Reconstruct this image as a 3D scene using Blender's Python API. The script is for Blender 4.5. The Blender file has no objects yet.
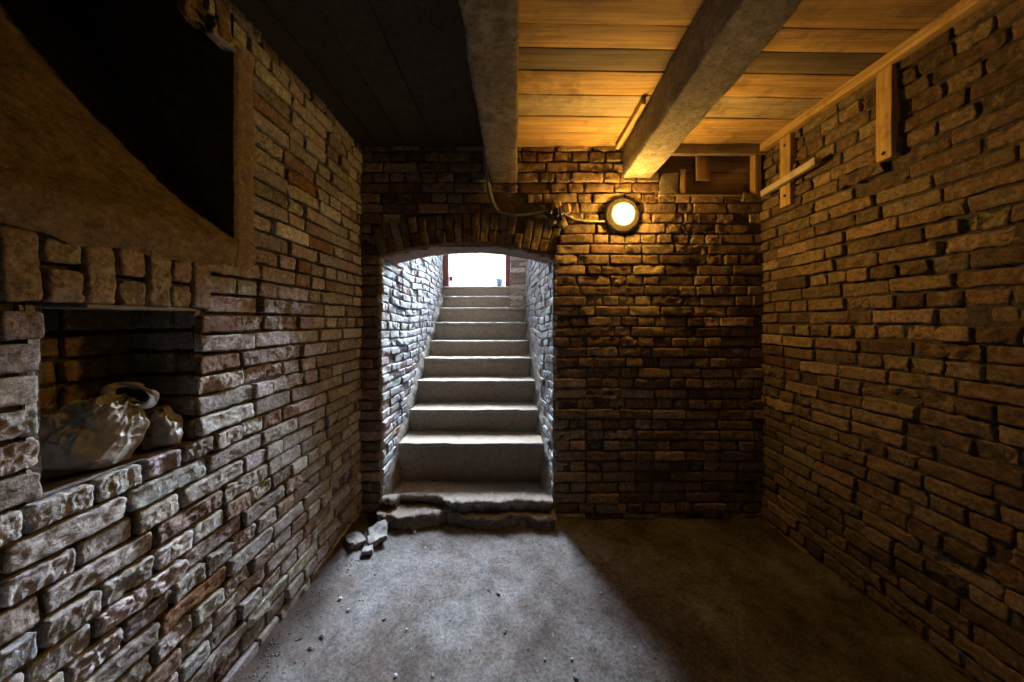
import bpy, math, random
import numpy as np

random.seed(7)
rng = np.random.default_rng(11)
sc = bpy.context.scene
COL = sc.collection
PI = math.pi

# ------------------------------------------------------------------ tuning
SKY = 4.0
SUN = 46.0
SUN_EL, SUN_ANG = 52.0, 30.0
SKY_COL = (0.73, 0.85, 1.0)
LAMP = 280.0
LAMP_COL = (1.0, 0.54, 0.105)
EXPOSURE = 0.0

# ------------------------------------------------------------------ room numbers
XL, XR = -0.945, 1.52          # side walls
YB, YF = 2.04, -1.0            # wall with the doorway, wall behind the camera
ZC = 2.295                     # underside of the boards
DX0, DX1 = -0.827, 0.234       # doorway sides
ARC_C, ARC_S, ARC_T = -0.2965, 1.611, 1.690
ARC_R = ((DX1 - DX0) ** 2 / 4 + (ARC_T - ARC_S) ** 2) / (2 * (ARC_T - ARC_S))
ARC_Z = ARC_T - ARC_R
NY0, NY1, NZ0, NZ1 = 0.665, 0.996, 0.872, 1.267      # niche in the left wall
CY0, CY1, CZ0, CZ1 = 0.10, 1.113, 1.508, 2.15        # coal chute in the left wall


# ------------------------------------------------------------------ noise
def _hash(ix, iy, iz, seed):
    h = (ix.astype(np.uint32) * np.uint32(374761393) + iy.astype(np.uint32) * np.uint32(668265263)
         + iz.astype(np.uint32) * np.uint32(2246822519) + np.uint32((seed * 3266489917) & 0xffffffff))
    h ^= h >> np.uint32(15)
    h *= np.uint32(2246822519)
    h ^= h >> np.uint32(13)
    h *= np.uint32(3266489917)
    h ^= h >> np.uint32(16)
    return h.astype(np.float64) / 2147483648.0 - 1.0


def vnoise(p, seed=0):
    """smooth value noise in -1..1 of points (...,3)"""
    p = np.asarray(p, dtype=np.float64)
    i = np.floor(p)
    f = p - i
    i = i.astype(np.int64)
    f = f * f * f * (f * (f * 6 - 15) + 10)
    out = 0
    for a in (0, 1):
        wx = f[..., 0] if a else 1 - f[..., 0]
        for b in (0, 1):
            wy = f[..., 1] if b else 1 - f[..., 1]
            for c in (0, 1):
                wz = f[..., 2] if c else 1 - f[..., 2]
                out = out + wx * wy * wz * _hash(i[..., 0] + a, i[..., 1] + b, i[..., 2] + c, seed)
    return out


def fbm(p, seed=0, oct=3):
    s, a, t = 0, 1.0, 0
    for k in range(oct):
        s = s + a * vnoise(np.asarray(p) * (2.03 ** k), seed + k)
        t += a
        a *= 0.5
    return s / t


# ------------------------------------------------------------------ mesh building
class MB:
    """collects quads / tris, per-vertex colours and per-face materials into one mesh object"""

    def __init__(self):
        self.v, self.f, self.c, self.m, self.n = [], [], [], [], 0

    def add(self, verts, faces, col=(1, 1, 1), mat=0):
        verts = np.asarray(verts, dtype=np.float64).reshape(-1, 3)
        self.v.append(verts)
        c = np.asarray(col, dtype=np.float64)
        if c.ndim == 1:
            c = np.tile(c[:3], (len(verts), 1))
        self.c.append(c)
        if isinstance(faces, np.ndarray):
            self.f.append(faces + self.n)
        else:
            by = {}
            for q in faces:
                by.setdefault(len(q), []).append(q)
            for k, l in by.items():
                self.f.append(np.array(l, dtype=np.int64) + self.n)
        while len(self.m) < len(self.f):
            self.m.append(mat)
        self.n += len(verts)

    def build(self, name, mats, parent=None, smooth=True):
        me = bpy.data.meshes.new(name)
        v = np.concatenate(self.v)
        nl = sum(f.size for f in self.f)
        nf = sum(len(f) for f in self.f)
        me.vertices.add(len(v))
        me.vertices.foreach_set('co', v.astype(np.float32).ravel())
        me.loops.add(nl)
        me.loops.foreach_set('vertex_index', np.concatenate([f.ravel() for f in self.f]).astype(np.int32))
        me.polygons.add(nf)
        tot = np.concatenate([np.full(len(f), f.shape[1]) for f in self.f]).astype(np.int32)
        start = np.concatenate([[0], np.cumsum(tot)[:-1]]).astype(np.int32)
        me.polygons.foreach_set('loop_start', start)
        me.polygons.foreach_set('material_index',
                                np.concatenate([np.full(len(f), m) for f, m in zip(self.f, self.m)]).astype(np.int32))
        me.update(calc_edges=True)
        me.validate()
        if smooth:
            me.polygons.foreach_set('use_smooth', np.ones(len(me.polygons), dtype=bool))
        a = me.attributes.new('col', 'FLOAT_COLOR', 'POINT')
        c = np.concatenate(self.c)
        a.data.foreach_set('color', np.hstack([c, np.ones((len(c), 1))]).astype(np.float32).ravel())
        for m in (mats if isinstance(mats, (list, tuple)) else [mats]):
            me.materials.append(m)
        o = bpy.data.objects.new(name, me)
        COL.objects.link(o)
        if parent is not None:
            o.parent = parent
            o.matrix_parent_inverse = parent.matrix_world.inverted()
            o.matrix_parent_inverse = mat_inv(parent)
        return o


def mat_inv(p):
    from mathutils import Matrix
    return Matrix.LocRotScale(p.location, p.rotation_euler, p.scale).inverted()


def tag(o, label, cat, group=None, kind=None):
    o['label'] = label
    o['category'] = cat
    if group:
        o['group'] = group
    if kind:
        o['kind'] = kind
    return o


def struct(o, label=None, cat=None):
    o['kind'] = 'structure'
    if label:
        o['label'] = label
        o['category'] = cat
    return o


def thing(name, loc, label, cat, group=None):
    o = bpy.data.objects.new(name, None)
    o.empty_display_size = 0.05
    COL.objects.link(o)
    o.location = loc
    return tag(o, label, cat, group)


def gridfaces(nu, nv):
    i = np.arange(nu - 1)[:, None] * nv + np.arange(nv - 1)[None, :]
    return np.stack([i, i + nv, i + nv + 1, i + 1], -1).reshape(-1, 4)


def grid(mb, P, col=(1, 1, 1), mat=0):
    """P (nu,nv,3)"""
    mb.add(P.reshape(-1, 3), gridfaces(P.shape[0], P.shape[1]), col, mat)


def axis_pts(h, r, n):
    inner = np.linspace(-h + r, h - r, n)
    return np.concatenate([[-h, -h + 0.35 * r], inner, [h - 0.35 * r, h]])


def rbox(mb, c, dims, r=0.004, seg=0.04, amp=0.0, fr=20.0, amp2=0.0, fr2=80.0, rot=None, col=(1, 1, 1), mat=0, seed=0):
    """rounded, subdivided, slightly uneven block; rot = 3x3"""
    h = np.array(dims) / 2.0
    r = min(r, 0.45 * h.min())
    ax = [axis_pts(h[k], r, max(2, int(2 * h[k] / seg) + 1)) for k in range(3)]
    for k in range(3):
        a, b = [(1, 2), (2, 0), (0, 1)][k]
        for s in (-1, 1):
            A, B = np.meshgrid(ax[a], ax[b], indexing='ij')
            P = np.zeros(A.shape + (3,))
            P[..., a], P[..., b], P[..., k] = A, B, s * h[k]
            q = np.clip(P, -(h - r), h - r)
            d = P - q
            n = np.linalg.norm(d, axis=-1, keepdims=True)
            P = q + d / np.maximum(n, 1e-9) * r
            N = d / np.maximum(n, 1e-9)
            off = np.array(c) * 1.0 + seed * 3.71
            if amp:
                P = P + amp * np.stack([vnoise((P + off) * fr, 5 + j) for j in range(3)], -1)
            if amp2:
                P = P + N * (amp2 * vnoise((P + off) * fr2, 9))[..., None]
            if rot is not None:
                P = P @ np.array(rot).T
            P = P + np.array(c)
            F = gridfaces(P.shape[0], P.shape[1])
            if s < 0:
                F = F[:, ::-1]
            mb.add(P.reshape(-1, 3), np.ascontiguousarray(F), col, mat)


def rotz(a):
    c, s = math.cos(a), math.sin(a)
    return np.array([[c, -s, 0], [s, c, 0], [0, 0, 1]])


def rotx(a):
    c, s = math.cos(a), math.sin(a)
    return np.array([[1, 0, 0], [0, c, -s], [0, s, c]])


def roty(a):
    c, s = math.cos(a), math.sin(a)
    return np.array([[c, 0, s], [0, 1, 0], [-s, 0, c]])


def lathe(mb, prof, c, axis_m, n=48, col=(1, 1, 1), mat=0):
    """prof list of (radius, height); axis_m 3x3 maps local z to the wanted axis"""
    prof = np.array(prof)
    t = np.linspace(0, 2 * PI, n + 1)
    P = np.stack([prof[:, 0][:, None] * np.cos(t), prof[:, 0][:, None] * np.sin(t),
                  np.repeat(prof[:, 1][:, None], n + 1, 1)], -1)
    grid(mb, P @ np.array(axis_m).T + np.array(c), col, mat)


def tube(mb, pts, rad, n=10, col=(1, 1, 1), mat=0, sub=6):
    """round tube along a smoothed line"""
    pts = np.array(pts, dtype=float)
    Q = []
    for i in range(len(pts) - 1):
        p0, p1, p2, p3 = pts[max(i - 1, 0)], pts[i], pts[i + 1], pts[min(i + 2, len(pts) - 1)]
        for k in range(sub):
            t = k / sub
            Q.append(0.5 * ((2 * p1) + (p2 - p0) * t + (2 * p0 - 5 * p1 + 4 * p2 - p3) * t * t
                            + (3 * p1 - p0 - 3 * p2 + p3) * t ** 3))
    Q.append(pts[-1])
    Q = np.array(Q)
    T = np.gradient(Q, axis=0)
    T /= np.linalg.norm(T, axis=1, keepdims=True) + 1e-12
    up = np.array([0.31, 0.2, 0.93])
    A = np.cross(T, up)
    A /= np.linalg.norm(A, axis=1, keepdims=True) + 1e-12
    B = np.cross(T, A)
    t = np.linspace(0, 2 * PI, n + 1)
    R = np.asarray(rad) * np.ones(len(Q))
    R = R.copy()
    P = Q[:, None, :] + R[:, None, None] * (np.cos(t)[None, :, None] * A[:, None, :] + np.sin(t)[None, :, None] * B[:, None, :])
    grid(mb, P, col, mat)
    for k in (0, -1):
        mb.add(P[k, :-1], [tuple(range(n))], col, mat)


# ------------------------------------------------------------------ bricks
def bricks(mb, cen, half, ang, frame, cols, ni=9, nj=4, depth=0.022, rough=1.0, wave=0.006, mat=0, relief=0.004, seed=1):
    """many bricks at once: cen (B,2) half (B,2) ang (B,) in the wall plane"""
    O, U, V, N = [np.array(x, dtype=float) for x in frame]
    cen, half, ang = np.array(cen), np.array(half), np.array(ang)
    B = len(cen)
    if B == 0:
        return
    r = rng.uniform(0.003, 0.006, B)

    def ax(h, n):
        t = np.linspace(-1, 1, n)
        inner = (h - r)[:, None] * t[None, :]
        e = np.stack([h, h, h - 0.3 * r], 1)
        return np.concatenate([-e, inner, e[:, ::-1]], 1)

    dprof = lambda n: np.concatenate([[0, 1, 2], np.full(n, 3), [2, 1, 0]]).astype(int)
    u, v = ax(half[:, 0], ni), ax(half[:, 1], nj)
    nu, nv = u.shape[1], v.shape[1]
    lev = np.minimum(dprof(ni)[:, None], dprof(nj)[None, :])
    Dz = np.stack([np.full(B, -depth), -r, -0.3 * r, np.zeros(B)], 1)[:, lev]      # B,nu,nv
    X = np.repeat(u[:, :, None], nv, 2)
    Y = np.repeat(v[:, None, :], nu, 1)
    # rounded corners
    rc = np.minimum(rng.uniform(0.003, 0.011, B), 0.45 * half.min(1))[:, None, None]
    hx, hy = half[:, 0][:, None, None], half[:, 1][:, None, None]
    dx, dy = np.maximum(np.abs(X) - (hx - rc), 0), np.maximum(np.abs(Y) - (hy - rc), 0)
    k = np.maximum(dx, dy) / np.maximum(np.hypot(dx, dy), 1e-9)
    k = np.where((dx > 0) & (dy > 0), k, 1)
    X = np.sign(X) * (np.minimum(np.abs(X), hx - rc) + dx * k)
    Y = np.sign(Y) * (np.minimum(np.abs(Y), hy - rc) + dy * k)
    # roughness per brick
    R = rough * np.exp(rng.normal(0, 0.35, B))
    worn = rng.random(B) < 0.12
    R = np.where(worn, R * 1.9, R)[:, None, None]
    off = rng.uniform(0, 400, (B, 1, 1, 3))
    P = np.stack([X, Y, Dz], -1) + off
    front = (lev >= 1)[None]
    X = X + R * (0.0022 * vnoise(P * 38, 1) + 0.0010 * vnoise(P * 110, 4))
    Y = Y + R * (0.0022 * vnoise(P * 38, 2) + 0.0010 * vnoise(P * 110, 5))
    bump = R * (0.0018 * vnoise(P * 30, 3) + 0.0016 * vnoise(P * 95, 6) + 0.0010 * vnoise(P * 210, 8))
    chip = np.clip(vnoise(P * 16, 7) - 0.35, 0, 1) * 0.012 * np.minimum(R, 1.6)
    Z = Dz + np.where(front, bump - chip, 0)
    # tilt and set-back
    Z = Z + (rng.normal(0, 0.014, B)[:, None, None] * X + rng.normal(0, 0.03, B)[:, None, None] * Y)
    Z = Z + (rng.normal(0, relief, B) - np.where(worn, 0.004, 0))[:, None, None]
    a = (ang + rng.normal(0, 0.008, B))[:, None, None]
    u2 = cen[:, 0][:, None, None] + X * np.cos(a) - Y * np.sin(a)
    v2 = cen[:, 1][:, None, None] + X * np.sin(a) + Y * np.cos(a)
    v2 = v2 + wave * vnoise(np.stack([u2 * 1.7, v2 * 1.2, np.zeros_like(u2) + seed * 7.3], -1), 31)
    Z = Z + 0.006 * vnoise(np.stack([u2 * 2.1, v2 * 2.1, np.zeros_like(u2) + seed * 5.1], -1), 33)
    W = O + u2[..., None] * U + v2[..., None] * V + Z[..., None] * N
    F = gridfaces(nu, nv)
    if np.dot(np.cross(U, V), N) < 0:
        F = F[:, ::-1]
    F = (F[None] + (np.arange(B) * nu * nv)[:, None, None]).reshape(-1, 4)
    C = np.repeat(np.array(cols)[:, None, :], nu * nv, 1).reshape(-1, 3)
    mb.add(W.reshape(-1, 3), F, C, mat)


def courses(u0, u1, v0, v1, gaps, H=0.0627, J=0.0105, L=0.205, seed=0):
    """list of bricks for a wall; gaps(v) -> list of (a,b) without bricks"""
    rd = random.Random(seed)
    out = []
    n = int(round((v1 - v0) / H))
    H = (v1 - v0) / n
    for k in range(n):
        vm = v0 + (k + 0.5) * H
        iv = [(u0, u1)]
        for (a, b) in gaps(vm):
            nx = []
            for (p, q) in iv:
                if b <= p or a >= q:
                    nx.append((p, q))
                else:
                    if a > p:
                        nx.append((p, a))
                    if b < q:
                        nx.append((b, q))
            iv = nx
        head = (k % 2 == 1)
        for (p, q) in iv:
            u = p
            first = True
            while u < q - 0.012:
                if first:
                    l = L * rd.choice([0.5, 0.72, 1.0, 0.25 + 0.5]) if head else L * rd.choice([1, 1, 0.8])
                    first = False
                else:
                    base = L * 0.5 if head else L
                    if rd.random() < 0.18:
                        base = L * 0.5 if not head else L
                    l = base * rd.uniform(0.93, 1.06)
                e = min(u + l, q)
                if q - e < 0.045:
                    e = q
                out.append((u + J / 2 if u > p + 1e-6 else u, e - J / 2 if e < q - 1e-6 else e, vm, H))
                u = e
    cen = [((a + b) / 2, vm + rd.uniform(-0.0015, 0.0015)) for a, b, vm, h in out]
    half = [((b - a) / 2, (h - J * rd.uniform(0.75, 1.15)) / 2) for a, b, vm, h in out]
    return cen, half, np.zeros(len(out))


def pick_cols(n, pal, var=0.13, rd=rng):
    w = np.array([p[0] for p in pal], dtype=float)
    idx = rd.choice(len(pal), n, p=w / w.sum())
    c = np.array([p[1] for p in pal])[idx]
    return np.clip(c * np.exp(rd.normal(0, var, (n, 1))) * np.exp(rd.normal(0, 0.035, (n, 3))), 0.01, 0.95)


def backing(mb, frame, u0, u1, v0, v1, hole, cell=0.02, off=-0.014, amp=0.005, col=(0.085, 0.068, 0.054), mat=1, seed=3):
    """mortar bed behind the bricks, cut out by hole(u,v)->bool arrays"""
    O, U, V, N = [np.array(x, dtype=float) for x in frame]
    nu, nv = int((u1 - u0) / cell) + 2, int((v1 - v0) / cell) + 2
    u, v = np.linspace(u0, u1, nu), np.linspace(v0, v1, nv)
    A, Bv = np.meshgrid(u, v, indexing='ij')
    z = off + amp * fbm(np.stack([A * 28, Bv * 28, A * 0 + seed], -1), 17, 2)
    P = O + A[..., None] * U + Bv[..., None] * V + z[..., None] * N
    F = gridfaces(nu, nv)
    mu, mv = (u[:-1] + u[1:]) / 2, (v[:-1] + v[1:]) / 2
    MU, MV = np.meshgrid(mu, mv, indexing='ij')
    keep = ~hole(MU, MV)
    F = F[keep.ravel()]
    if np.dot(np.cross(U, V), N) < 0:
        F = np.ascontiguousarray(F[:, ::-1])
    mb.add(P.reshape(-1, 3), F, col, mat)


# ------------------------------------------------------------------ materials
def nt(name):
    m = bpy.data.materials.new(name)
    m.use_nodes = True
    t = m.node_tree
    b = t.nodes['Principled BSDF']
    return m, t, b, t.nodes, t.links


def set_in(n, k, v):
    n.inputs[k].default_value = v


def noise_node(N, L, co, scale, detail=4, rough=0.6, vec_scale=None):
    n = N.new('ShaderNodeTexNoise')
    set_in(n, 'Scale', scale)
    set_in(n, 'Detail', detail)
    set_in(n, 'Roughness', rough)
    if vec_scale:
        mp = N.new('ShaderNodeMapping')
        mp.inputs['Scale'].default_value = vec_scale
        L.new(co, mp.inputs['Vector'])
        co = mp.outputs['Vector']
    L.new(co, n.inputs['Vector'])
    return n.outputs['Fac']


def ramp(N, L, fac, stops):
    r = N.new('ShaderNodeValToRGB')
    e = r.color_ramp.elements
    while len(e) < len(stops):
        e.new(0.5)
    for el, (p, c) in zip(e, stops):
        el.position = p
        el.color = (c[0], c[1], c[2], 1) if hasattr(c, '__len__') else (c, c, c, 1)
    L.new(fac, r.inputs['Fac'])
    return r.outputs['Color']


def mix(N, L, fac, a, b, mode='MIX'):
    m = N.new('ShaderNodeMix')
    m.data_type = 'RGBA'
    m.blend_type = mode
    for s, x in ((m.inputs[0], fac), (m.inputs[6], a), (m.inputs[7], b)):
        if hasattr(x, 'is_linked'):
            L.new(x, s)
        elif hasattr(x, '__len__'):
            s.default_value = (x[0], x[1], x[2], 1)
        else:
            s.default_value = x
    return m.outputs[2]


def bump(N, L, b, hts):
    prev = None
    for h, st, dist in hts:
        n = N.new('ShaderNodeBump')
        set_in(n, 'Strength', st)
        set_in(n, 'Distance', dist)
        L.new(h, n.inputs['Height'])
        if prev is not None:
            L.new(prev, n.inputs['Normal'])
        prev = n.outputs['Normal']
    L.new(prev, b.inputs['Normal'])


def coords(N):
    return N.new('ShaderNodeTexCoord').outputs['Object']


def m_masonry(name, gr=1.0, stain=(0.42, 0.36, 0.30), stain_amt=0.5, dark=(0.06, 0.04, 0.03), dark_amt=0.5, rust=None, rust_amt=0.0, spec=0.25, rough=0.85, bs=1.0):
    """colour attribute + dusty smears + dark pits + fine grain"""
    m, t, b, N, L = nt(name)
    co = coords(N)
    at = N.new('ShaderNodeAttribute')
    at.attribute_name = 'col'
    c = at.outputs['Color']
    grain = noise_node(N, L, co, 95, 8, 0.75)
    c = mix(N, L, 1.0, c, ramp(N, L, grain, [(0.30, 1 - 0.58 * gr), (0.52, 1.0), (0.72, 1 + 0.7 * gr)]), 'MULTIPLY')
    g3 = noise_node(N, L, co, 36, 8, 0.78)
    c = mix(N, L, 1.0, c, ramp(N, L, g3, [(0.34, 1 - 0.45 * gr), (0.5, 1.0), (0.66, 1 + 0.45 * gr)]), 'MULTIPLY')
    big = noise_node(N, L, co, 4.2, 4, 0.62)
    med = noise_node(N, L, co, 18, 5, 0.65)
    sm = ramp(N, L, med, [(0.46, 0.0), (0.70, 1.0)])
    sm2 = ramp(N, L, big, [(0.42, 0.15), (0.66, 1.0)])
    f = mix(N, L, 1.0, sm, sm2, 'MULTIPLY')
    f = mix(N, L, 1.0, f, (stain_amt,) * 3, 'MULTIPLY')
    c = mix(N, L, f, c, stain)
    if rust:
        rn = noise_node(N, L, co, 7.5, 5, 0.7)
        rf = mix(N, L, 1.0, ramp(N, L, rn, [(0.58, 0.0), (0.72, 1.0)]), (rust_amt,) * 3, 'MULTIPLY')
        c = mix(N, L, rf, c, rust)
    pit = noise_node(N, L, co, 33, 4, 0.75)
    pf = mix(N, L, 1.0, ramp(N, L, pit, [(0.30, 1.0), (0.43, 0.0)]), (dark_amt,) * 3, 'MULTIPLY')
    c = mix(N, L, pf, c, dark)
    L.new(c, b.inputs['Base Color'])
    set_in(b, 'Roughness', rough)
    set_in(b, 'Specular IOR Level', spec)
    fine = noise_node(N, L, co, 190, 5, 0.7)
    bump(N, L, b, [(pit, 0.7 * bs, 0.007), (g3, 0.6 * bs, 0.006), (fine, 0.8 * bs, 0.003)])
    return m


def m_wood(name, grain_axis='X', spec=0.25, rough=0.75):
    m, t, b, N, L = nt(name)
    co = coords(N)
    at = N.new('ShaderNodeAttribute')
    at.attribute_name = 'col'
    vs = {'X': (1.2, 30, 30), 'Y': (30, 1.2, 30), 'Z': (30, 30, 1.2)}[grain_axis]
    vs2 = {'X': (0.6, 6, 6), 'Y': (6, 0.6, 6), 'Z': (6, 6, 0.6)}[grain_axis]
    g = noise_node(N, L, co, 3.0, 6, 0.65, vs)
    g2 = noise_node(N, L, co, 3.0, 4, 0.6, vs2)
    c = mix(N, L, 1.0, at.outputs['Color'], ramp(N, L, g, [(0.3, 0.62), (0.52, 1.0), (0.75, 1.25)]), 'MULTIPLY')
    c = mix(N, L, 1.0, c, ramp(N, L, g2, [(0.3, 0.70), (0.6, 1.08)]), 'MULTIPLY')
    st = noise_node(N, L, co, 5.0, 6, 0.68)
    c = mix(N, L, mix(N, L, 1.0, ramp(N, L, st, [(0.50, 0.0), (0.70, 1.0)]), (0.72,) * 3, 'MULTIPLY'), c, (0.10, 0.075, 0.05))
    L.new(c, b.inputs['Base Color'])
    set_in(b, 'Roughness', rough)
    set_in(b, 'Specular IOR Level', spec)
    fine = noise_node(N, L, co, 120, 4, 0.7)
    bump(N, L, b, [(g, 0.35, 0.004), (fine, 0.25, 0.002)])
    return m


def m_plain(name, col, rough=0.6, spec=0.4, metal=0.0, nscale=40, var=0.25, bst=0.2):
    m, t, b, N, L = nt(name)
    co = coords(N)
    n = noise_node(N, L, co, nscale, 5, 0.65)
    c = mix(N, L, 1.0, col, ramp(N, L, n, [(0.3, 1 - var), (0.7, 1 + var)]), 'MULTIPLY')
    L.new(c, b.inputs['Base Color'])
    set_in(b, 'Roughness', rough)
    set_in(b, 'Specular IOR Level', spec)
    set_in(b, 'Metallic', metal)
    bump(N, L, b, [(n, bst, 0.003)])
    return m


def m_emit(name, col, strength):
    m, t, b, N, L = nt(name)
    N.remove(b)
    e = N.new('ShaderNodeEmission')
    e.inputs['Color'].default_value = (*col, 1)
    e.inputs['Strength'].default_value = strength
    L.new(e.outputs[0], N['Material Output'].inputs['Surface'])
    return m


def m_floor(name):
    m, t, b, N, L = nt(name)
    co = coords(N)
    mp = N.new('ShaderNodeMapping')
    mp.inputs['Rotation'].default_value = (0.7, 0.5, 0.9)
    L.new(co, mp.inputs['Vector'])
    cr = mp.outputs['Vector']
    big = noise_node(N, L, cr, 2.3, 6, 0.62)
    med = noise_node(N, L, cr, 11, 8, 0.74)
    fin = noise_node(N, L, cr, 80, 8, 0.8)
    c = ramp(N, L, big, [(0.36, (0.055, 0.044, 0.039)), (0.48, (0.090, 0.079, 0.075)), (0.62, (0.122, 0.115, 0.114))])
    c = mix(N, L, 1.0, c, ramp(N, L, med, [(0.30, 0.50), (0.5, 1.0), (0.70, 1.35)]), 'MULTIPLY')
    c = mix(N, L, 1.0, c, ramp(N, L, fin, [(0.34, 0.45), (0.5, 1.0), (0.66, 1.55)]), 'MULTIPLY')
    sp = N.new('ShaderNodeTexVoronoi')
    set_in(sp, 'Scale', 95)
    L.new(co, sp.inputs['Vector'])
    pr = N.new('ShaderNodeSeparateColor')
    L.new(sp.outputs['Color'], pr.inputs['Color'])
    dot = mix(N, L, 1.0, ramp(N, L, sp.outputs['Distance'], [(0.16, 1.0), (0.26, 0.0)]), ramp(N, L, pr.outputs[0], [(0.80, 0.0), (0.84, 1.0)]), 'MULTIPLY')
    c = mix(N, L, dot, c, (0.02, 0.016, 0.013))
    dot2 = mix(N, L, 1.0, ramp(N, L, sp.outputs['Distance'], [(0.14, 1.0), (0.22, 0.0)]), ramp(N, L, pr.outputs[1], [(0.965, 0.0), (0.975, 1.0)]), 'MULTIPLY')
    c = mix(N, L, dot2, c, (0.24, 0.23, 0.22))
    br = noise_node(N, L, co, 5.5, 7, 0.75)
    c = mix(N, L, mix(N, L, 1.0, ramp(N, L, br, [(0.54, 0.0), (0.66, 1.0)]), (0.55,) * 3, 'MULTIPLY'), c, (0.070, 0.046, 0.036))
    sx = N.new('ShaderNodeSeparateXYZ')
    L.new(co, sx.inputs[0])
    ma = N.new('ShaderNodeMath')
    ma.operation = 'MULTIPLY_ADD'
    L.new(br, ma.inputs[0])
    ma.inputs[1].default_value = -0.36
    L.new(sx.outputs['X'], ma.inputs[2])
    mr = N.new('ShaderNodeMapRange')
    L.new(ma.outputs[0], mr.inputs['Value'])
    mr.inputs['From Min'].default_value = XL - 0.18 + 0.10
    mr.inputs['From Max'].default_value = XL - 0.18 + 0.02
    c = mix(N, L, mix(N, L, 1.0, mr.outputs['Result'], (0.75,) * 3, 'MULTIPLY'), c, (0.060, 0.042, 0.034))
    L.new(c, b.inputs['Base Color'])
    set_in(b, 'Roughness', 0.95)
    set_in(b, 'Specular IOR Level', 0.05)
    bump(N, L, b, [(med, 0.6, 0.012), (fin, 0.4, 0.003)])
    return m


def m_bag(name):
    m, t, b, N, L = nt(name)
    co = coords(N)
    n = noise_node(N, L, co, 24, 5, 0.6)
    c = ramp(N, L, n, [(0.3, (0.26, 0.22, 0.17)), (0.7, (0.46, 0.42, 0.36))])
    L.new(c, b.inputs['Base Color'])
    set_in(b, 'Roughness', 0.48)
    set_in(b, 'Specular IOR Level', 0.5)
    tr = N.new('ShaderNodeBsdfTranslucent')
    L.new(c, tr.inputs['Color'])
    ms = N.new('ShaderNodeMixShader')
    ms.inputs['Fac'].default_value = 0.3
    L.new(b.outputs[0], ms.inputs[1])
    L.new(tr.outputs[0], ms.inputs[2])
    L.new(ms.outputs[0], N['Material Output'].inputs['Surface'])
    bump(N, L, b, [(n, 0.2, 0.004)])
    return m


M = {}
M['brick'] = m_masonry('worn_brick', stain=(0.32, 0.245, 0.165), stain_amt=0.45, dark=(0.035, 0.024, 0.017), rust=(0.17, 0.085, 0.035), rust_amt=0.3)
M['brick_l'] = m_masonry('dusty_brick', stain=(0.42, 0.39, 0.36), stain_amt=0.45, dark=(0.05, 0.04, 0.035), dark_amt=0.6)
M['mortar'] = m_masonry('dark_mortar', stain=(0.16, 0.135, 0.11), stain_amt=0.3, dark_amt=0.6, bs=1.3)
M['plaster'] = m_masonry('old_plaster', gr=0.8, stain=(0.36, 0.29, 0.21), stain_amt=0.5, dark=(0.05, 0.035, 0.025), dark_amt=0.5, bs=1.1)
M['lime'] = m_masonry('whitewashed_brick', gr=0.5, stain=(0.42, 0.42, 0.42), stain_amt=0.5, dark=(0.15, 0.12, 0.10), dark_amt=0.5, bs=0.8)
M['concrete'] = m_masonry('stained_concrete', gr=0.5, stain=(0.33, 0.285, 0.24), stain_amt=0.5, dark=(0.12, 0.09, 0.07), dark_amt=0.35, bs=0.6)
M['slab'] = m_masonry('board_marked_concrete', gr=0.7, stain=(0.085, 0.062, 0.042), stain_amt=0.5, dark=(0.03, 0.025, 0.02), dark_amt=0.4, bs=0.5)
M['board'] = m_wood('ceiling_board_wood', 'X')
M['wood_y'] = m_wood('rail_wood', 'Y')
M['wood_z'] = m_wood('post_wood', 'Z')
M['wood_x'] = m_wood('header_wood', 'X')
M['beam'] = m_masonry('rough_beam', gr=0.8, stain=(0.33, 0.30, 0.26), stain_amt=0.75, dark=(0.05, 0.035, 0.025), dark_amt=0.6, bs=0.7)
M['floor'] = m_floor('trodden_concrete')
M['lamp_base'] = m_plain('dull_lamp_metal', (0.10, 0.085, 0.07), 0.5, 0.4)
M['lens'] = m_emit('lit_lens', LAMP_COL, LAMP)
M['cable'] = m_plain('grey_green_conduit', (0.20, 0.25, 0.19), 0.5, 0.4)
M['wire'] = m_plain('pale_wire', (0.60, 0.52, 0.40), 0.5, 0.4)
M['tape'] = m_plain('black_tape', (0.025, 0.02, 0.018), 0.45, 0.5)
M['bag'] = m_bag('crumpled_plastic')
M['card'] = m_plain('dark_box', (0.16, 0.11, 0.07), 0.85, 0.2)
M['red'] = m_plain('red_brown_paint', (0.20, 0.055, 0.05), 0.5, 0.4)
M['white'] = m_plain('white_paint', (0.80, 0.80, 0.80), 0.6, 0.3, var=0.08)
M['blue'] = m_plain('blue_glaze', (0.006, 0.035, 0.09), 0.35, 0.5)
M['iron'] = m_plain('dark_iron', (0.03, 0.022, 0.02), 0.6, 0.5)
M['shell_brown'] = m_plain('shell_brown', (0.10, 0.08, 0.06), 0.95, 0.1)
M['stone'] = m_plain('loose_stone', (0.15, 0.135, 0.125), 0.9, 0.2, nscale=60)
M['pale_stone'] = m_plain('pale_stone', (0.34, 0.33, 0.32), 0.9, 0.2, nscale=60)

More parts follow.
